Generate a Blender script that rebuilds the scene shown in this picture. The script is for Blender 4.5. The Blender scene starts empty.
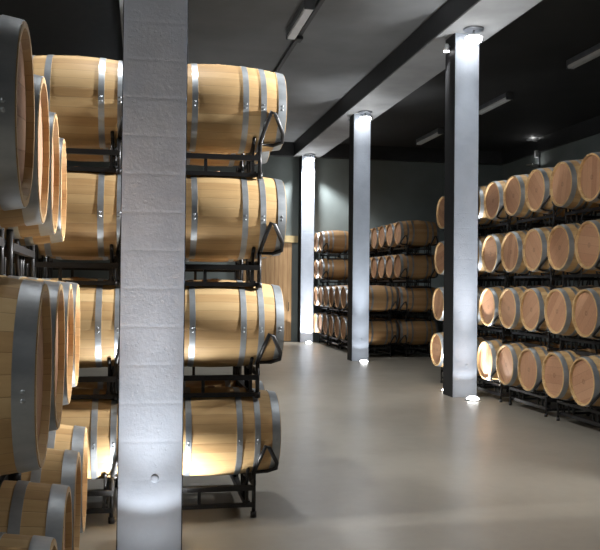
import bpy, bmesh, math, random
from mathutils import Vector, Matrix
random.seed(7)
sc = bpy.context.scene
COL = sc.collection
PI = math.pi

# ------------------------------------------------------------------ helpers
def link(o, parent=None):
    COL.objects.link(o)
    if parent is not None:
        o.parent = parent
    return o

def obj(name, bm, mat, parent=None, smooth=False, loc=None, angle=None):
    me = bpy.data.meshes.new(name)
    bmesh.ops.recalc_face_normals(bm, faces=bm.faces)
    bm.to_mesh(me); bm.free()
    me.materials.append(mat)
    if smooth:
        for p in me.polygons: p.use_smooth = True
        if angle is not None:
            me.set_sharp_from_angle(angle=angle)
    o = bpy.data.objects.new(name, me)
    if loc is not None: o.location = loc
    return link(o, parent)

def thing(name, label, cat, loc=(0, 0, 0), group=None):
    o = bpy.data.objects.new(name, None)
    o.empty_display_size = 0.1
    o.location = loc
    link(o)
    return tag(o, label, cat, group)

def tag(o, label, cat, group=None):
    o['label'] = label; o['category'] = cat
    if group: o['group'] = group
    return o

def structure(o, label=None, cat=None):
    o['kind'] = 'structure'
    if label: o['label'] = label; o['category'] = cat
    return o

def dup(root, loc, label, group=None):
    r = root.copy(); COL.objects.link(r)
    r.location = loc; r['label'] = label
    if group: r['group'] = group
    for ch in list(root.children):
        c = ch.copy(); COL.objects.link(c); c.parent = r
        for g in list(ch.children):
            d = g.copy(); COL.objects.link(d); d.parent = c
    return r

def add_box(bm, lo, hi, bevel=0.0):
    v = [bm.verts.new((x, y, z)) for x in (lo[0], hi[0]) for y in (lo[1], hi[1]) for z in (lo[2], hi[2])]
    fs = [(0, 1, 3, 2), (4, 6, 7, 5), (0, 4, 5, 1), (2, 3, 7, 6), (0, 2, 6, 4), (1, 5, 7, 3)]
    faces = [bm.faces.new([v[i] for i in f]) for f in fs]
    if bevel:
        es = list({e for f in faces for e in f.edges})
        bmesh.ops.bevel(bm, geom=es, offset=bevel, segments=2, affect='EDGES')

def box(lo, hi, bevel=0.0):
    bm = bmesh.new(); add_box(bm, lo, hi, bevel); return bm

def add_tube(bm, pts, r, seg=8, closed=False):
    pts = [Vector(p) for p in pts]
    n = len(pts); rings = []
    up = None
    for i in range(n):
        if closed:
            d = (pts[(i + 1) % n] - pts[i - 1]).normalized()
        else:
            a = pts[max(i - 1, 0)]; b = pts[min(i + 1, n - 1)]
            d = (b - a).normalized()
        if up is None:
            up = Vector((0, 0, 1)) if abs(d.z) < 0.9 else Vector((1, 0, 0))
        s = d.cross(up)
        if s.length < 1e-4: s = d.cross(Vector((0, 1, 0)))
        s.normalize(); u = s.cross(d).normalized(); up = u
        rings.append([bm.verts.new(pts[i] + r * (math.cos(t) * s + math.sin(t) * u)) for t in [2 * PI * k / seg for k in range(seg)]])
    m = n if closed else n - 1
    for i in range(m):
        A, B = rings[i], rings[(i + 1) % n]
        for k in range(seg):
            bm.faces.new((A[k], A[(k + 1) % seg], B[(k + 1) % seg], B[k]))
    if not closed:
        bm.faces.new(rings[0]); bm.faces.new(list(reversed(rings[-1])))

def add_lathe(bm, prof, seg=48, axis='X', closed_profile=False, center=(0, 0, 0)):
    rings = []
    c = Vector(center)
    for a, r in prof:
        ring = []
        if r < 1e-6:
            p = Vector((a, 0, 0)) if axis == 'X' else Vector((0, 0, a)) if axis == 'Z' else Vector((0, a, 0))
            ring = [bm.verts.new(c + p)]
        else:
            for k in range(seg):
                t = 2 * PI * k / seg
                u, w = r * math.cos(t), r * math.sin(t)
                p = Vector((a, u, w)) if axis == 'X' else Vector((u, w, a)) if axis == 'Z' else Vector((w, a, u))
                ring.append(bm.verts.new(c + p))
        rings.append(ring)
    m = len(rings) if closed_profile else len(rings) - 1
    for i in range(m):
        A, B = rings[i], rings[(i + 1) % len(rings)]
        if len(A) == 1 and len(B) == 1: continue
        if len(A) == 1:
            for k in range(seg): bm.faces.new((A[0], B[k], B[(k + 1) % seg]))
        elif len(B) == 1:
            for k in range(seg): bm.faces.new((A[k], A[(k + 1) % seg], B[0]))
        else:
            for k in range(seg): bm.faces.new((A[k], A[(k + 1) % seg], B[(k + 1) % seg], B[k]))

# ------------------------------------------------------------------ materials
class NT:
    def __init__(self, name):
        self.m = bpy.data.materials.new(name); self.m.use_nodes = True
        self.t = self.m.node_tree; self.b = self.t.nodes['Principled BSDF']
    def n(self, kind, **kw):
        o = self.t.nodes.new(kind)
        for k, v in kw.items(): setattr(o, k, v)
        return o
    def l(self, a, b): self.t.links.new(a, b)
    def math(self, op, a, b=None, c=None):
        o = self.n('ShaderNodeMath', operation=op)
        for i, x in enumerate((a, b, c)):
            if x is None: continue
            if hasattr(x, 'is_output'): self.l(x, o.inputs[i])
            else: o.inputs[i].default_value = x
        return o.outputs[0]
    def ramp(self, fac, stops):
        o = self.n('ShaderNodeValToRGB')
        e = o.color_ramp.elements
        while len(e) < len(stops): e.new(0.5)
        for x, (p, c) in zip(e, stops):
            x.position = p; x.color = (*c, 1)
        self.l(fac, o.inputs[0]); return o.outputs[0]
    def noise(self, vec, scale, detail=4, rough=0.5):
        o = self.n('ShaderNodeTexNoise'); o.inputs['Scale'].default_value = scale
        o.inputs['Detail'].default_value = detail; o.inputs['Roughness'].default_value = rough
        self.l(vec, o.inputs['Vector']); return o.outputs['Fac']
    def mapping(self, vec, scale):
        o = self.n('ShaderNodeMapping'); o.inputs['Scale'].default_value = scale
        self.l(vec, o.inputs['Vector']); return o.outputs[0]
    def mix(self, fac, a, b, mode='MIX'):
        o = self.n('ShaderNodeMix', data_type='RGBA', blend_type=mode)
        for x, i in ((fac, 0), (a, 6), (b, 7)):
            if hasattr(x, 'is_output'): self.l(x, o.inputs[i])
            else: o.inputs[i].default_value = x if i == 0 else (*x, 1)
        return o.outputs[2]
    def bump(self, h, strength, dist=0.01):
        o = self.n('ShaderNodeBump'); o.inputs['Strength'].default_value = strength
        o.inputs['Distance'].default_value = dist
        self.l(h, o.inputs['Height']); self.l(o.outputs[0], self.b.inputs['Normal'])
    def set(self, **kw):
        for k, v in kw.items():
            s = self.b.inputs[k]
            if hasattr(v, 'is_output'): self.l(v, s)
            else: s.default_value = (*v, 1) if isinstance(v, tuple) else v
        return self

def paint(name, c, rough=0.6, metal=0.0, var=0.15, scale=6.0, bump=0.0, spec=0.5):
    k = NT(name); tc = k.n('ShaderNodeTexCoord')
    f = k.noise(tc.outputs['Object'], scale)
    col = k.ramp(f, [(0.3, tuple(x * (1 - var) for x in c)), (0.7, tuple(min(1, x * (1 + var)) for x in c))])
    k.set(**{'Base Color': col, 'Roughness': rough, 'Metallic': metal, 'Specular IOR Level': spec})
    if bump: k.bump(k.noise(tc.outputs['Object'], scale * 6), bump)
    return k.m

def stave_wood(name='oak_staves', t=1.0):
    k = NT(name); tc = k.n('ShaderNodeTexCoord'); info = k.n('ShaderNodeObjectInfo')
    sep = k.n('ShaderNodeSeparateXYZ'); k.l(tc.outputs['Object'], sep.inputs[0])
    ang = k.math('ARCTAN2', sep.outputs[1], sep.outputs[2])
    s = k.math('MULTIPLY', ang, 30 / (2 * PI))
    idx = k.math('FLOOR', s); fr = k.math('FRACT', s)
    rnd = k.math('MULTIPLY', info.outputs['Random'], 57.0)
    wn = k.n('ShaderNodeTexWhiteNoise', noise_dimensions='2D')
    cmb = k.n('ShaderNodeCombineXYZ'); k.l(idx, cmb.inputs[0]); k.l(rnd, cmb.inputs[1]); k.l(cmb.outputs[0], wn.inputs['Vector'])
    g = k.noise(k.mapping(tc.outputs['Object'], (3, 40, 40)), 1.0, 5, 0.6)
    big = k.noise(k.mapping(tc.outputs['Object'], (1.5, 5, 5)), 1.0, 2)
    v = k.math('ADD', k.math('MULTIPLY', wn.outputs['Value'], 0.42), k.math('MULTIPLY', g, 0.38))
    v = k.math('ADD', v, k.math('MULTIPLY', big, 0.25))
    col = k.ramp(v, [(p, (0.93 * t * a, t ** 1.25 * b, t ** 1.4 * c_)) for p, (a, b, c_) in ((0.2, (0.43, 0.235, 0.10)), (0.5, (0.60, 0.36, 0.165)), (0.85, (0.71, 0.47, 0.24)))])
    seam = k.math('MINIMUM', fr, k.math('SUBTRACT', 1.0, fr))
    line = k.math('SMOOTH_MIN', k.math('MULTIPLY', seam, 26.0), 1.0, 0.2)
    col = k.mix(k.math('MULTIPLY', k.math('SUBTRACT', 1.0, line), 0.45), col, (0.24, 0.13, 0.055))
    hs = k.n('ShaderNodeHueSaturation'); k.l(col, hs.inputs['Color'])
    k.l(k.math('ADD', 0.86, k.math('MULTIPLY', info.outputs['Random'], 0.26)), hs.inputs['Value'])
    k.set(**{'Base Color': hs.outputs[0], 'Roughness': 0.55, 'Specular IOR Level': 0.3})
    k.bump(k.math('ADD', line, k.math('MULTIPLY', g, 0.3)), 0.35, 0.004)
    return k.m

def head_wood():
    k = NT('oak_head_boards'); tc = k.n('ShaderNodeTexCoord'); info = k.n('ShaderNodeObjectInfo')
    sep = k.n('ShaderNodeSeparateXYZ'); k.l(tc.outputs['Object'], sep.inputs[0])
    a = k.math('MULTIPLY', info.outputs['Random'], 2.4)
    yy = k.math('ADD', k.math('MULTIPLY', sep.outputs[1], k.math('COSINE', a)), k.math('MULTIPLY', sep.outputs[2], k.math('SINE', a)))
    s = k.math('MULTIPLY', yy, 9.0); idx = k.math('FLOOR', s); fr = k.math('FRACT', s)
    wn = k.n('ShaderNodeTexWhiteNoise', noise_dimensions='2D')
    cmb = k.n('ShaderNodeCombineXYZ'); k.l(idx, cmb.inputs[0]); k.l(k.math('MULTIPLY', info.outputs['Random'], 91.0), cmb.inputs[1]); k.l(cmb.outputs[0], wn.inputs['Vector'])
    g = k.noise(k.mapping(tc.outputs['Object'], (30, 30, 30)), 1.0, 5, 0.6)
    v = k.math('ADD', k.math('MULTIPLY', wn.outputs['Value'], 0.5), k.math('MULTIPLY', g, 0.5))
    col = k.ramp(v, [(0.2, (0.38, 0.195, 0.11)), (0.5, (0.455, 0.25, 0.142)), (0.85, (0.52, 0.305, 0.18))])
    seam = k.math('MINIMUM', fr, k.math('SUBTRACT', 1.0, fr))
    line = k.math('SMOOTH_MIN', k.math('MULTIPLY', seam, 26.0), 1.0, 0.2)
    col = k.mix(k.math('MULTIPLY', k.math('SUBTRACT', 1.0, line), 0.55), col, (0.2, 0.1, 0.05))
    # small scorched stamp in the middle of the head
    rr = k.math('POWER', k.math('ADD', k.math('POWER', sep.outputs[1], 2.0), k.math('POWER', sep.outputs[2], 2.0)), 0.5)
    ring = k.math('LESS_THAN', k.math('ABSOLUTE', k.math('SUBTRACT', rr, 0.022)), 0.012)
    col = k.mix(k.math('MULTIPLY', ring, 0.35), col, (0.12, 0.06, 0.03))
    k.set(**{'Base Color': col, 'Roughness': 0.6, 'Specular IOR Level': 0.25})
    k.bump(k.math('ADD', line, k.math('MULTIPLY', g, 0.3)), 0.3, 0.004)
    return k.m

def hoop_metal(name='galvanised_hoop_steel', t=1.0):
    k = NT(name); tc = k.n('ShaderNodeTexCoord')
    f = k.noise(k.mapping(tc.outputs['Object'], (4, 9, 9)), 1.0, 5, 0.65)
    col = k.ramp(f, [(0.3, (0.34 * t, 0.365 * t, 0.39 * t)), (0.7, (0.52 * t, 0.545 * t, 0.56 * t))])
    ro = k.math('ADD', 0.33, k.math('MULTIPLY', f, 0.2))
    k.set(**{'Base Color': col, 'Roughness': ro, 'Metallic': 0.78})
    return k.m

def column_plaster():
    k = NT('white_painted_concrete'); tc = k.n('ShaderNodeTexCoord'); P = tc.outputs['Object']
    sep = k.n('ShaderNodeSeparateXYZ'); k.l(P, sep.inputs[0])
    f = k.noise(P, 3.0, 6, 0.6); fine = k.noise(P, 38.0, 5, 0.7)
    course = k.math('FRACT', k.math('DIVIDE', sep.outputs[2], 0.255))
    cd = k.math('MINIMUM', course, k.math('SUBTRACT', 1.0, course))
    jl = k.math('SMOOTH_MIN', k.math('MULTIPLY', cd, 14.0), 1.0, 0.3)
    vor = k.n('ShaderNodeTexVoronoi'); vor.inputs['Scale'].default_value = 17.0; k.l(P, vor.inputs['Vector'])
    pit = k.math('GREATER_THAN', vor.outputs['Distance'], 0.17)
    col = k.ramp(f, [(0.3, (0.39, 0.435, 0.51)), (0.7, (0.46, 0.51, 0.585))])
    k.set(**{'Base Color': col, 'Roughness': 0.75, 'Specular IOR Level': 0.25})
    h = k.math('ADD', k.math('MULTIPLY', fine, 0.8), k.math('MULTIPLY', jl, 0.22))
    h = k.math('ADD', h, k.math('MULTIPLY', pit, 0.8))
    h = k.math('ADD', h, k.math('MULTIPLY', f, 1.6))
    k.bump(h, 0.55, 0.006)
    return k.m

def floor_mat():
    k = NT('polished_concrete'); tc = k.n('ShaderNodeTexCoord'); P = tc.outputs['Object']
    f = k.noise(P, 0.55, 6, 0.6); g = k.noise(P, 9.0, 4, 0.6); s = k.noise(P, 2.3, 3, 0.5)
    v = k.math('ADD', k.math('MULTIPLY', f, 0.7), k.math('MULTIPLY', g, 0.3))
    col = k.ramp(v, [(0.3, (0.208, 0.186, 0.150)), (0.7, (0.272, 0.247, 0.204))])
    ro = k.math('ADD', 0.27, k.math('MULTIPLY', s, 0.10))
    k.set(**{'Base Color': col, 'Roughness': ro, 'Specular IOR Level': 0.5})
    k.bump(k.noise(P, 1.5, 2), 0.03, 0.01)
    return k.m

def plank_wood():
    k = NT('door_planks'); tc = k.n('ShaderNodeTexCoord'); P = tc.outputs['Object']
    g = k.noise(k.mapping(P, (14, 14, 1.2)), 1.0, 5, 0.6)
    w = k.n('ShaderNodeSeparateXYZ'); k.l(P, w.inputs[0])
    fr = k.math('FRACT', k.math('MULTIPLY', w.outputs[0], 7.0))
    ln = k.math('SMOOTH_MIN', k.math('MULTIPLY', k.math('MINIMUM', fr, k.math('SUBTRACT', 1.0, fr)), 16.0), 1.0, 0.2)
    col = k.ramp(g, [(0.3, (0.30, 0.17, 0.075)), (0.7, (0.46, 0.29, 0.14))])
    col = k.mix(k.math('SUBTRACT', 1.0, ln), col, (0.14, 0.075, 0.03))
    k.set(**{'Base Color': col, 'Roughness': 0.6}); return k.m

def glow(name, c, s):
    k = NT(name)
    k.set(**{'Base Color': (0.8, 0.8, 0.8), 'Emission Color': c, 'Emission Strength': s}); return k.m

M = dict(
    stave=stave_wood(), stave_dark=stave_wood('dark_oak_staves', 0.6), hoop_dark=hoop_metal('dark_hoop_steel', 0.5), head=head_wood(), hoop=hoop_metal(), column=column_plaster(), floor=floor_mat(), door=plank_wood(),  # second stave and hoop set is a darker tone for the far stack
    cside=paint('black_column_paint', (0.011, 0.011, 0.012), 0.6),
    black=paint('flat_black', (0.028, 0.029, 0.031), 0.55),
    rack=paint('black_powder_coat', (0.018, 0.017, 0.017), 0.42, 0.3, 0.3),
    ceil=paint('grey_ceiling_paint', (0.20, 0.205, 0.21), 0.8, 0, 0.12, 1.2, 0.05),
    ceil_dark=paint('dark_ceiling', (0.026, 0.027, 0.028), 0.8, 0, 0.12, 1.2),  # darker tone for the ceiling over the right bay
    beam=paint('grey_beam_paint', (0.30, 0.305, 0.31), 0.75, 0, 0.1, 2.0),
    wall=paint('grey_green_wall_paint', (0.19, 0.222, 0.218), 0.7, 0, 0.08, 1.5, 0.03),
    dwall=paint('charcoal_wall_paint', (0.05, 0.052, 0.053), 0.75, 0, 0.1, 1.5),
    steel=paint('lamp_steel', (0.22, 0.23, 0.25), 0.45, 0.6),
    white=paint('white_enamel', (0.62, 0.63, 0.64), 0.45, 0, 0.05),
    diff=paint('unlit_diffuser', (0.86, 0.87, 0.88), 0.35, 0, 0.04),
    ledge=paint('pale_pine_rail', (0.50, 0.38, 0.19), 0.6, 0, 0.12, 9),
    lens=glow('lamp_lens', (1.0, 0.985, 0.96), 26.0),
    lens_floor=glow('uplight_lens', (1.0, 0.985, 0.96), 14.0),
    lens_dim=glow('small_lamp_lens', (1.0, 0.99, 0.97), 8.0),
)

# ------------------------------------------------------------------ room shell
CZ, SZ = 6.50, 6.05                    # ceiling, beam underside
YB, YF = -5.0, 26.62                   # back wall, far wall
XL, XR = -11.0, 12.2
CX = [-5.14, 0.083, 5.306]             # column rows
CW, CD = 0.43, 0.44
f = structure(obj('floor', box((XL, YB, -0.2), (XR, YF, 0)), M['floor']))
structure(obj('ceiling', box((0.083, YB, CZ), (CX[2], YF, CZ + 0.2)), M['ceil']))
structure(obj('ceiling', box((CX[2], YB, CZ), (XR, YF, CZ + 0.2)), M['ceil_dark']))
structure(obj('ceiling', box((XL, YB, CZ), (0.083, YF, CZ + 0.2)), M['black']))  # ceiling of the left bay set to black
structure(obj('wall_far', box((XL, YF, -0.2), (XR, YF + 0.25, CZ + 0.2)), M['wall']))
structure(obj('wall_back', box((XL, YB - 0.25, -0.2), (XR, YB, CZ + 0.2)), M['dwall']))
structure(obj('wall_right', box((XR, YB - 0.25, -0.2), (XR + 0.25, YF + 0.25, CZ + 0.2)), M['wall']))
structure(obj('wall_left', box((XL - 0.25, YB - 0.25, -0.2), (XL, YF + 0.25, CZ + 0.2)), M['dwall']))

def beam(x0, x1, label):
    o = thing('ceiling_beam', label, 'beam', ((x0 + x1) / 2, 0, SZ))
    o['kind'] = 'structure'
    w = (x1 - x0) / 2
    obj('soffit', box((-w, YB, 0), (w, YF, 0.03)), M['beam'], o)
    obj('beam_side', box((-w, YB, 0.03), (-w + 0.05, YF, CZ - SZ)), M['black'], o)
    obj('beam_side', box((w - 0.05, YB, 0.03), (w, YF, CZ - SZ)), M['black'], o)
beam(4.88, 5.755, 'long grey beam with black sides carried by the row of spotlit columns')
beam(-0.355, 0.52, 'long beam above the big column, hidden behind it')
o = structure(obj('trim_1', box((XL, YF - 0.25, SZ), (4.86, YF, CZ)), M['black']))
o = structure(obj('trim_2', box((5.775, YF - 0.25, SZ), (XR, YF, CZ)), M['black']))
o = structure(obj('trim_3', box((XR - 0.1, YB, SZ), (XR, YF - 0.25, CZ)), M['black']))

# columns ------------------------------------------------------------
def column(x, y, label):
    o = thing('column', label, 'column', (x, y, 0))
    w = CW / 2
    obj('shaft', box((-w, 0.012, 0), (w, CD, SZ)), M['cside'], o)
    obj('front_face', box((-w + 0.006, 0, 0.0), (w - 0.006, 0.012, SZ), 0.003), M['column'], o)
    bm = bmesh.new(); add_lathe(bm, [(0.0, 0.028), (-0.006, 0.026), (-0.009, 0.015), (-0.010, 0.0)], 16, 'Y')
    obj('face_boss', bm, M['column'], o, True, (0.03, 0, 0.52))
    return o

def spot(x, y, z, rx, power, size, blend=0.15, r=0.05, rz=0.0, col=(0.965, 0.985, 1.0)):
    if power <= 0: return
    L = bpy.data.lights.new('lamp', 'SPOT'); L.energy = power; L.spot_size = math.radians(size); L.spot_blend = blend
    L.shadow_soft_size = r; L.color = col
    o = bpy.data.objects.new('lamp_light', L); o.location = (x, y, z); o.rotation_euler = (rx, 0, rz)
    return link(o)

def uplight(x, y, label, wide=13.0, mid=90.0, narrow=900.0, size=116, tilt=0.0):
    o = thing('floor_uplight', label, 'uplight', (x, y, 0))
    bm = bmesh.new(); add_lathe(bm, [(0.0, 0.135), (0.012, 0.13), (0.018, 0.11), (0.010, 0.105), (0.0, 0.105)], 32, 'Z', True)
    obj('bezel', bm, M['steel'], o, True)
    bm = bmesh.new(); add_lathe(bm, [(0.002, 0.104), (0.03, 0.098), (0.052, 0.07), (0.062, 0.035), (0.065, 0.0)], 32, 'Z')
    obj('lens', bm, M['lens_floor'], o, True)
    spot(x, y, 0.09, PI, wide, size, 0.08, 0.05)
    spot(x, y, 0.09, PI - tilt, mid, 76, 1.0, 0.05)
    spot(x, y, 0.09, PI - tilt, narrow, 38, 1.0, 0.05)
    return o

def toplight(x, y, label, main=150.0, wash=3.0, tilt=-0.8, cone=130, blend=0.55):
    o = thing('column_spotlight', label, 'spotlight', (x, y, SZ))
    bm = bmesh.new(); add_lathe(bm, [(0.0, 0.0), (0.0, 0.17), (-0.018, 0.17), (-0.026, 0.16), (-0.026, 0.0)], 32, 'Z')
    obj('mount_plate', bm, M['steel'], o, True, angle=0.6)
    bm = bmesh.new(); add_tube(bm, [(0, 0, -0.02), (0, 0, -0.12)], 0.018, 10)
    obj('stem', bm, M['steel'], o, True)
    bm = bmesh.new(); add_lathe(bm, [(0.0, 0.03), (0.0, 0.08), (-0.04, 0.15), (-0.045, 0.145), (-0.02, 0.03)], 32, 'Z', True, (0, 0, -0.10))
    hd = obj('lamp_head', bm, M['white'], o, True)
    bm = bmesh.new(); add_lathe(bm, [(-0.11, 0.0), (-0.125, 0.125), (-0.16, 0.14), (-0.20, 0.13), (-0.235, 0.09), (-0.25, 0.0)], 24, 'Z')
    obj('lens', bm, M['lens'], hd, True)
    spot(x, y, SZ - 0.29, tilt, main, cone, blend, 0.08)
    spot(x, y, SZ - 0.29, 0.0, wash, 110, 0.12, 0.08)
    spot(x, y, SZ - 0.29, 0.09, wash * 16, 44, 1.0, 0.08)
    return o

def side_lamps(x, y):
    o = thing('side_spotlight', 'tiny lamp on the dark side of the largest spotlit column, just under the beam', 'spotlight', (x - CW / 2, y, 5.80))
    bm = bmesh.new(); add_lathe(bm, [(0.12, 0.02), (0.12, 0.03), (0.0, 0.055), (0.0, 0.05)], 20, 'Z', True, (-0.065, 0, 0))
    obj('lamp_head', bm, M['white'], o, True)
    bm = bmesh.new(); add_tube(bm, [(0.0, 0, 0.08), (-0.065, 0, 0.10)], 0.012, 8); obj('bracket', bm, M['steel'], o, True)
    bm = bmesh.new(); add_lathe(bm, [(0.0, 0.0), (0.0, 0.049), (0.012, 0.045), (0.015, 0.0)], 20, 'Z', False, (-0.065, 0, -0.012))
    obj('lens', bm, M['lens_dim'], o, True)

cols = [
    (CX[1], 5.6, 'big near column of white painted concrete standing before the barrel stack'),
    (CX[2], 12.94, 'tallest spotlit square column at the end of the long barrel wall'),
    (CX[2], 19.56, 'middle spotlit column standing before the far barrel stack'),
    (CX[2], 26.18, 'farthest column, glaring white against the end wall'),
    (CX[2], 6.32, 'column of the spotlit row nearest the camera, outside the picture'),
    (CX[1], 12.94, 'column hidden behind the big near column and its barrel stack'),
    (CX[1], 19.56, 'second column hidden behind the near barrel stack'),
    (CX[0], -0.3, 'column behind the camera, beyond the close barrel stack'),
    (CX[1], -1.1, 'column standing behind the camera'),
    (CX[2], -0.3, 'column of the spotlit row behind the camera'),
    (CX[0], 6.32, 'column of the row beyond the left barrels, outside the picture'),
]
for x, y, lab in cols: column(x, y, lab)
names = {12.94: 'tallest spotlit column', 19.56: 'middle spotlit column', 26.18: 'farthest white column', 5.6: 'big near column'}
for y in (12.94, 19.56):
    uplight(CX[2], y - 0.34, 'glowing round uplight sunk in the floor before the ' + names[y])
    toplight(CX[2], y - 0.26, 'bright spotlight under the beam at the top of the ' + names[y])
uplight(CX[2], 26.18 - 0.34, 'glowing round uplight sunk in the floor before the ' + names[26.18], 120, 200, 600)
toplight(CX[2], 26.18 - 0.26, 'bright spotlight under the beam at the top of the ' + names[26.18], 560, 90, 0.0, 124, 0.45)
uplight(CX[1], 5.6 - 0.34, 'floor uplight before the big near column, below the picture edge', 15, 125, 300)
uplight(CX[1], 6.20, 'floor uplight behind the big near column, under the barrel stack', 100, 50, 40, 140)
uplight(CX[2], 12.94 + CD + 0.34, 'floor uplight behind the tallest spotlit column', 60, 60, 60, 130)
toplight(CX[1], 5.6 - 0.26, 'spotlight at the top of the big near column, above the picture', 30, 1, -0.7)
toplight(CX[1], 6.40, 'added spotlight behind the top of the big near column, above the picture', 300, 1, 0.1)  # unseen lamp added to light the barrel tops, clear of the front face
side_lamps(CX[2], 12.94 + CD / 2)
uplight(CX[2], 19.56 + CD + 0.28, 'floor uplight hidden behind the middle spotlit column', 30, 90, 100, 130, -0.3)
toplight(CX[2], 19.56 + CD + 0.26, 'added spotlight hidden behind the top of the middle spotlit column', 520, 4, 0.72, 100, 0.8)  # unseen lamp added to brighten the far stack and end wall
def spot_dir(loc, d, power, size, blend=0.5, r=0.05):
    o = spot(*loc, 0, power, size, blend, r)
    o.rotation_euler = Vector(d).to_track_quat('-Z', 'Y').to_euler()
spot_dir((CX[2] - CW / 2 - 0.065, 12.94 + CD / 2, 5.75), (-0.5, 0.45, -1), 420, 80, 0.5)
# the scatter of the uplight lens towards the barrels beside it
spot_dir((CX[2] + 0.05, 12.58, 0.09), (0.16, -0.55, 1.0), 190, 78, 0.15)
spot_dir((CX[2], 13.74, 0.09), (0.14, 0.75, 1.0), 150, 90, 0.3)
o = thing('side_spotlight', 'added fill lamp on the aisle side of the big near column, above the picture', 'spotlight', (CX[1] + CW / 2, 5.8, 5.7))  # unseen lamp added as fill for the right-hand barrel heads
bm = bmesh.new(); add_tube(bm, [(0.0, 0, 0.08), (0.10, 0, 0.10)], 0.012, 8); obj('bracket', bm, M['steel'], o, True)
bm = bmesh.new(); add_lathe(bm, [(0.14, 0.02), (0.14, 0.04), (0.0, 0.09), (0.0, 0.08)], 20, 'Z', True, (0.12, 0, 0)); hd = obj('lamp_head', bm, M['white'], o, True)
bm = bmesh.new(); add_lathe(bm, [(0.0, 0.0), (0.0, 0.079), (0.012, 0.07), (0.015, 0.0)], 20, 'Z', False, (0.12, 0, -0.015)); obj('lens', bm, M['lens_dim'], hd, True)
spot_dir((CX[1] + CW / 2 + 0.12, 5.8, 5.66), (1, 0.75, -0.62), 800, 100, 0.6)
# columns outside the picture carry the same lamps, added to raise the brightness
for x, y, n in ((CX[2], 6.32, 'on the aisle side of the near stack'), (CX[0], 6.32, 'beyond the inner side of the near stack'),
                (CX[1], 12.94, 'behind the near stack'), (CX[1], 19.56, 'two bays behind the near stack'), (CX[1], -1.1, 'behind the camera'), (CX[2], -0.3, 'behind the camera, aisle side'),
                (CX[0], -0.3, 'behind the camera, beyond the close stack')):
    p = (1000 if 12 < y < 14 and x < 1 else 420) if y > 0 else 120 if abs(x) < 1 else 420 if x > 0 else 1050
    toplight(x, y - 0.26, 'added spotlight on the column outside the picture, ' + n, p, 40, 0.0 if y > 0 else -0.0)
for x, n in ((CX[2], 'on the aisle side'), (CX[0], 'beyond the inner barrels')):
    s_ = 1 if x > 0 else -1
    uplight(x, 6.32 - 0.34, 'floor uplight of the column outside the picture, ' + n)
    o = thing('column_floodlight', 'floodlight on the column outside the picture, ' + n, 'floodlight', (x - s_ * 0.23, 6.05, 3.5))
    obj('lamp_body', box((-0.06, -0.12, -0.1), (0.06, 0.12, 0.1), 0.02), M['steel'], o)
    obj('lens', box((-s_ * 0.066 - 0.004, -0.1, -0.08), (-s_ * 0.066 + 0.004, 0.1, 0.08)), M['lens_dim'], o)
    bm = bmesh.new(); add_tube(bm, [(s_ * 0.05, 0, 0), (s_ * 0.05, 0.33, 0)], 0.015, 8); obj('bracket', bm, M['steel'], o, True)
    L = spot(x - s_ * 0.33, 6.05, 3.5, PI / 2, 4200 if x > 0 else 1200, 64, 0.4, 0.05, s_ * PI / 2)

# ------------------------------------------------------------------ barrels
HL, RB, RH = 0.52, 0.35, 0.302
def rad(x): return RB - (RB - RH) * (x / HL) ** 2
def body_mesh(seg):
    bm = bmesh.new()
    n = 20
    prof = [(-HL + 2 * HL * i / n, rad(-HL + 2 * HL * i / n)) for i in range(n + 1)]
    prof = prof + [(HL, RH - 0.022), (HL - 0.04, RH - 0.03), (HL - 0.06, 0.05)]
    prof = [(-HL + 0.06, 0.05), (-HL + 0.04, RH - 0.03), (-HL, RH - 0.022)] + prof
    add_lathe(bm, prof, seg, 'X'); return bm
def head_mesh(s, seg):
    bm = bmesh.new(); x = s * (HL - 0.028)
    add_lathe(bm, [(x - s * 0.02, RH - 0.032), (x, RH - 0.029), (x, 0.15), (x, 0.0)], seg, 'X'); return bm
def hoop_mesh(xc, w, seg, rivets=True):
    bm = bmesh.new(); t = 0.0035
    n = 3
    outer = [(xc - w / 2 + w * i / n, rad(xc - w / 2 + w * i / n) + t) for i in range(n + 1)]
    inner = [(a, r - t - 0.002) for a, r in reversed(outer)]
    add_lathe(bm, outer + inner, seg, 'X', True)
    if rivets:
        for a in (2.0, 2.09):
            r = rad(xc) + t
            c = Vector((xc, r * math.cos(a + 1.2), r * math.sin(a + 1.2)))
            mt = Matrix.Translation(c) @ Matrix.Rotation(a + 1.2, 4, 'X') @ Matrix.Scale(0.5, 4, (0, 1, 0))
            bmesh.ops.create_uvsphere(bm, u_segments=8, v_segments=6, radius=0.008, matrix=mt)
    return bm
HOOPS = [(0.195, 0.045), (0.335, 0.045), (0.413, 0.035), (0.484, 0.064)]
def make_barrel(seg, loc, label, group, rivets):
    t = thing('wine_barrel', label, 'barrel', loc, group)
    c = (0, 0, RB)
    obj('barrel_body', body_mesh(seg), M['stave' if rivets else 'stave_dark'], t, True, c, 0.6)
    for s in (-1, 1):
        h = obj('barrel_head', head_mesh(s, seg), M['head'], t, True, c, 0.6)
    for s in (-1, 1):
        for x, w in HOOPS:
            if abs(x - 0.413) < 1e-6: continue
            obj('hoop', hoop_mesh(s * x, w, seg, rivets), M['hoop' if rivets else 'hoop_dark'], t, True, c, 0.7)
    bm = bmesh.new(); add_lathe(bm, [(0.0, 0.03), (0.012, 0.028), (0.014, 0.0)], 16, 'Z')
    obj('bung', bm, M['head'], t, True, (0, 0, 2 * RB - 0.004))
    return t

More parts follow.
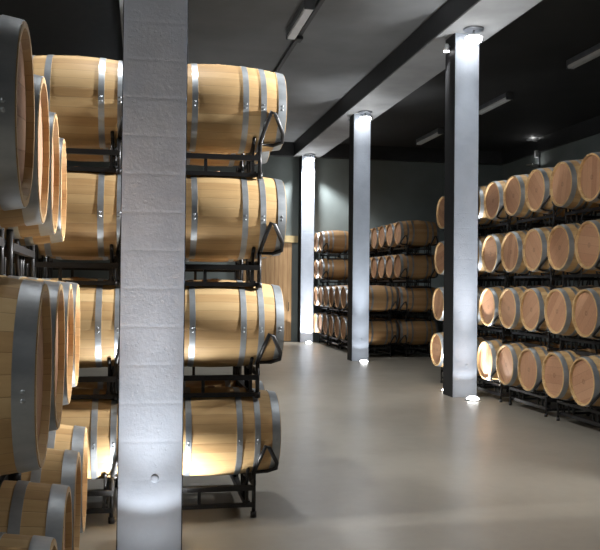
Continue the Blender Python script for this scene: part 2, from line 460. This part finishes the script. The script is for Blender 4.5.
S, P, ZB = 0.745, 0.8605, 0.6465
def zc(i): return ZB + P * (3 - i)       # row 0 = top, row 3 = bottom
protos = {}
def barrel(x, y, i, label, group, fine=True):
    key = 'fine' if fine else 'coarse'
    loc = (x, y, zc(i) - RB)
    if key not in protos:
        protos[key] = make_barrel(64 if fine else 32, loc, label, group, fine)
        return protos[key]
    b = dup(protos[key], loc, label, group)
    b.rotation_euler[2] = 0.0
    return b

# ------------------------------------------------------------------ racks (one carries two barrels)
def make_rack(foot, loc, label, group, seg=8, loops=True):
    t = thing('barrel_rack', label, 'barrel rack', loc, group)
    LX, LY = 0.325, S / 2 + 0.20
    lo = -0.548
    for sx in (-1, 1):
        for sy in (-1, 1):
            bm = bmesh.new()
            x, y = sx * LX, sy * LY
            add_tube(bm, [(x, y, -0.30), (x, y, -foot + 0.02)], 0.016, seg)
            add_tube(bm, [(x, y, -foot + 0.045), (x, y, -foot)], 0.024, seg)
            obj('leg', bm, M['rack'], t, True)
            if not loops: continue
            # loop that holds the barrel's shoulder
            bm = bmesh.new()
            pts = [(0.0, -0.30), (0.035, -0.16), (0.07, -0.07), (0.10, -0.085), (0.175, -0.22), (0.18, -0.275), (0.11, -0.30)]
            add_tube(bm, [(x + sx * a, sy * (S / 2 + math.sqrt(max(0.0, (rad(LX + a) + 0.022) ** 2 - b * b))), b) for a, b in pts], 0.016, seg, True)
            obj('cradle_loop', bm, M['rack'], t, True)
    for sy in (-1, 1):
        y = sy * LY
        bm = bmesh.new()
        add_box(bm, (-LX, y - 0.02, -0.435), (LX, y + 0.02, -0.395))
        obj('cross_bar', bm, M['rack'], t)
        bm = bmesh.new(); add_box(bm, (-LX, y - 0.016, lo - 0.016), (LX, y + 0.016, lo + 0.016)); obj('cross_bar', bm, M['rack'], t)
        for x in (-0.1, 0.0, 0.27):
            if x == 0.0: continue
            bm = bmesh.new(); add_box(bm, (x - 0.012, y - 0.012, lo), (x + 0.012, y + 0.012, -0.41)); obj('strut', bm, M['rack'], t)
    for sx in (-1, 1):
        x = sx * (LX - 0.05)
        bm = bmesh.new(); add_box(bm, (x - 0.022, -LY, lo - 0.016), (x + 0.022, LY, lo + 0.03)); obj('long_rail', bm, M['rack'], t)
        xo = sx * LX
        bm = bmesh.new(); add_box(bm, (xo - 0.018, -LY, -0.40), (xo + 0.018, LY, -0.362)); obj('long_rail', bm, M['rack'], t)
        for c in (-S / 2, S / 2):
            bm = bmesh.new(); R = rad(x) + 0.016
            arc = [(x, c + R * math.sin(a), -R * math.cos(a)) for a in [math.radians(-42 + 84 * k / 12) for k in range(13)]]
            add_tube(bm, arc, 0.014, seg)
            add_tube(bm, [(x, c, -R), (x, c, lo)], 0.014, seg)
            add_tube(bm, [arc[1], (x, c - 0.10, lo)], 0.012, seg); add_tube(bm, [arc[11], (x, c + 0.10, lo)], 0.012, seg)
            obj('saddle', bm, M['rack'], t, True)
    for ch in t.children: ch.location.z = foot
    return t
rprotos = {}
FLOORFOOT, TOPFOOT = ZB - 0.001, P - 0.286
def rack(x, y, i, label, group, fine=True, loops=True):
    foot = FLOORFOOT if i == 3 else TOPFOOT
    key = ('g' if i == 3 else 'u', fine, loops)
    loc = (x, y, zc(i) - foot)
    if key not in rprotos:
        rprotos[key] = make_rack(foot, loc, label, group, 8 if fine else 6, loops)
        return rprotos[key]
    r = dup(rprotos[key], loc, label, group)
    r.rotation_euler[2] = 0.0
    return r

ROW = ['top row', 'second row down', 'third row down', 'bottom row']
# near stack behind the big column: two barrels side by side, two deep
G = 'barrels in the stack behind the big column'
NY = 6.64
dxn = [0.0, 0.005, 0.0, -0.02]
for i in range(4):
    barrel(0.59 + dxn[i], NY, i, f'oak barrel between the big column and the open aisle, {ROW[i]}', G)
    barrel(-0.495 + dxn[i], NY, i, f'oak barrel between the close stack and the big column, {ROW[i]}', G)
    barrel(0.59 + dxn[i], NY + S, i, f'barrel hidden behind the aisle-side barrel by the big column, {ROW[i]}', G)
    barrel(-0.495 + dxn[i], NY + S, i, f'barrel hidden behind the inner barrel by the big column, {ROW[i]}', G)
    rack(0.59 + dxn[i], NY + S / 2, i, f'black rack under the aisle-side barrel behind the big column, {ROW[i]}', 'racks behind the big column')
    rack(-0.495 + dxn[i], NY + S / 2, i, f'black rack under the inner barrel behind the big column, {ROW[i]}', 'racks behind the big column')

# steel-hooped near stack on the left: three rows
G = 'barrels of the three-row stack close to the camera'
HX = {1: -0.402, 2: -0.325, 3: -0.285}
HA = {1: 0.033, 2: 0.024, 3: 0.014}
ordn = ['farthest', 'second from the far end', 'third from the far end', 'fourth from the far end', 'fifth from the far end']
lrow = {1: 'upper row', 2: 'middle row', 3: 'floor row'}
for i in (1, 2, 3):
    ca, sa = math.cos(HA[i]), math.sin(HA[i])
    def on_line(d):                      # point of the row line, d metres beyond y = 3.60
        return HX[i] - sa * d - HL * ca, 3.60 + ca * d - HL * sa
    for k in range(4):
        x, y = on_line(1.50 - S * k)
        b = barrel(x, y, i, f'steel-hooped barrel, {ordn[k]} in the {lrow[i]} of the close stack', G)
        b.rotation_euler[2] = HA[i]
    for k in (0, 1):
        x, y = on_line(1.50 - S * (0.5 + 2 * k))
        b = rack(x, y, i, f'black rack under the {"farther" if k == 0 else "nearer"} pair of the {lrow[i]} in the close stack', 'racks of the close stack', True, False)
        b.rotation_euler[2] = HA[i]

# right wall of barrels
G = 'barrels in the long right-hand wall'
Y0 = 9.542
cnt = ['fifth', 'fourth', 'third', 'second', 'first']
for i in range(4):
    hx = 5.515 + 0.0335 * (1.5 - i)
    for k in range(8):
        y = Y0 + S * k
        if k <= 4: lab = f'barrel, {cnt[k]} to the right of the tallest spotlit column, {ROW[i]}'
        elif k == 5: lab = f'barrel almost covered by the tallest spotlit column, {ROW[i]}'
        elif k == 6: lab = f'barrel fully behind the tallest spotlit column, {ROW[i]}'
        else: lab = f'barrel head peeking out left of the tallest spotlit column, {ROW[i]}'
        barrel((max(hx, 5.55) if k == 5 else hx) + HL, y, i, lab, G)
    for q in range(4):
        rack(hx + HL, Y0 + S * (2 * q + 0.5), i, f'black rack of the right barrel wall, {ROW[i]}, {["nearest the camera", "second nearest", "beside the tallest column", "behind the tallest column"][q]}', 'racks in the right barrel wall')

# far stack
G = 'barrels in the far stack'
FY = 20.78
dep = ['front', 'second', 'third', 'fourth', 'fifth', 'sixth', 'seventh', 'eighth']
for i in range(4):
    for k in range(8):
        barrel(7.14, FY + S * k, i, f'far stack barrel, wall side, {dep[k]} from the front, {ROW[i]}', G, False)
        if i >= 2 or k >= 6:
            barrel(6.06, FY + S * k, i, f'far stack barrel, aisle side, {dep[k]} from the front, {ROW[i]}', G, False)
    for q in range(4):
        a = f'{dep[2 * q]} barrel'
        yy = FY + S * (2 * q + 0.5)
        rack(7.14, yy, i, f'far stack rack, wall side, under the {a} from the front, {ROW[i]}', 'racks of the far stack', False)
        if i >= 2 or q == 3:
            rack(6.06, yy, i, f'far stack rack, aisle side, under the {a} from the front, {ROW[i]}', 'racks of the far stack', False)

# ------------------------------------------------------------------ fittings
def strip(x, y0, y1, w, label):
    o = thing('ceiling_light', label, 'ceiling light', (x, (y0 + y1) / 2, CZ), 'unlit strip lights')
    l = (y1 - y0) / 2
    obj('housing', box((-w / 2 - 0.02, -l, -0.10), (w / 2 + 0.02, l, 0.0), 0.006), M['steel'], o)
    obj('diffuser', box((-w / 2, -l + 0.01, -0.17), (w / 2, l - 0.01, -0.10), 0.012), M['diff'], o)
    for s in (-1, 1):
        obj('end_cap', box((-w / 2 - 0.015, s * l - 0.012, -0.175), (w / 2 + 0.015, s * l + 0.012, -0.095), 0.004), M['steel'], o)
strip(2.66, 13.14, 14.85, 0.15, 'pale strip light on the grey ceiling beside the black cable rail')
strip(8.62, 13.9, 15.55, 0.15, 'strip light on the dark ceiling above the right barrel wall, nearest of three')
strip(8.62, 18.4, 20.2, 0.15, 'strip light on the dark ceiling just right of the tallest spotlit column')
strip(8.62, 23.0, 24.95, 0.15, 'faint strip light on the dark ceiling left of the tallest spotlit column')

o = thing('cable_rail', 'thin black cable rail running along the grey ceiling beside the strip light', 'cable rail', (2.84, 0, CZ))
obj('channel', box((-0.035, YB + 0.1, -0.07), (0.035, YF - 0.3, 0.0)), M['black'], o)
obj('junction_box', box((-0.06, 14.9, -0.13), (0.06, 15.15, -0.07), 0.01), M['black'], o)

o = thing('sliding_door', 'brown plank sliding door on the end wall, beside the farthest column', 'door', (4.0, YF, 0))
obj('door_leaf', box((-0.95, -0.09, 0.02), (0.86, -0.03, 3.22), 0.004), M['door'], o)
obj('door_rail', box((-1.9, -0.13, 3.24), (1.05, -0.01, 3.46), 0.006), M['ledge'], o)
bm = bmesh.new(); add_tube(bm, [(0.75, -0.10, 1.0), (0.75, -0.15, 1.03), (0.75, -0.15, 1.27), (0.75, -0.10, 1.30)], 0.012, 8)
obj('door_handle', bm, M['rack'], o, True)

o = thing('wall_lamp', 'small bracket lamp with two dishes on the far right wall, above the barrels', 'wall lamp', (XR, 23.85, 5.6))
bm = bmesh.new(); add_box(bm, (-0.05, -0.05, 0.0), (-0.0, 0.05, 0.85)); obj('wall_bracket', bm, M['steel'], o)
for z, s in ((0.84, 1), (0.05, -1)):
    bm = bmesh.new(); add_tube(bm, [(-0.04, 0, z - 0.03), (-0.22, 0, z - 0.03)], 0.016, 8); obj('lamp_arm', bm, M['white'], o, True)
    bm = bmesh.new(); add_lathe(bm, [(0.0, 0.0), (0.0, 0.05), (0.035, 0.20), (0.03, 0.20), (0.006, 0.04), (0.006, 0.0)], 28, 'Z', False, (-0.24, 0, z - 0.02)); obj('lamp_dish', bm, M['white'], o, True)
    bm = bmesh.new(); add_lathe(bm, [(0.012, 0.0), (0.012, 0.05), (0.04, 0.05), (0.06, 0.03), (0.066, 0.0)], 16, 'Z', False, (-0.24, 0, z - 0.02)); obj('bulb', bm, M['lens'], o, True)
bm = bmesh.new(); add_box(bm, (-0.16, -0.07, 0.30), (-0.05, 0.07, 0.52), 0.01); obj('ballast_box', bm, M['white'], o)

# ------------------------------------------------------------------ world, camera
w = bpy.data.worlds.new('world'); sc.world = w; w.use_nodes = True
w.node_tree.nodes['Background'].inputs[0].default_value = (0.6, 0.65, 0.7, 1)
w.node_tree.nodes['Background'].inputs[1].default_value = 0.02

F, YAW, PIT, ROLL, H = 826.24, 0.1912, 0.0138, 0.0101, 1.8091
R0 = Vector((math.cos(YAW), -math.sin(YAW), 0)); Fh = Vector((math.sin(YAW), math.cos(YAW), 0)); Z = Vector((0, 0, 1))
Fw = Fh * math.cos(PIT) + Z * math.sin(PIT); U0 = Z * math.cos(PIT) - Fh * math.sin(PIT)
c, s = math.cos(ROLL), math.sin(ROLL)
Rr = R0 * c + U0 * s; Uu = U0 * c - R0 * s
cam = bpy.data.cameras.new('camera'); cam.sensor_width = 36; cam.sensor_fit = 'HORIZONTAL'; cam.lens = F * 36 / 600
cam.clip_start = 0.05; cam.clip_end = 200
co = bpy.data.objects.new('camera', cam)
mt = Matrix((Rr, Uu, -Fw)).transposed().to_4x4(); mt.translation = (0, 0, H)
co.matrix_world = mt
link(co); sc.camera = co

sc.view_settings.view_transform = 'Standard'
sc.view_settings.look = 'None'
sc.view_settings.gamma = 1.0
sc.view_settings.use_curve_mapping = False
sc.view_settings.exposure = 0.0
sc.cycles.use_denoising = True
sc.cycles.max_bounces = 10
sc.cycles.diffuse_bounces = 6
sc.cycles.sample_clamp_indirect = 6.0
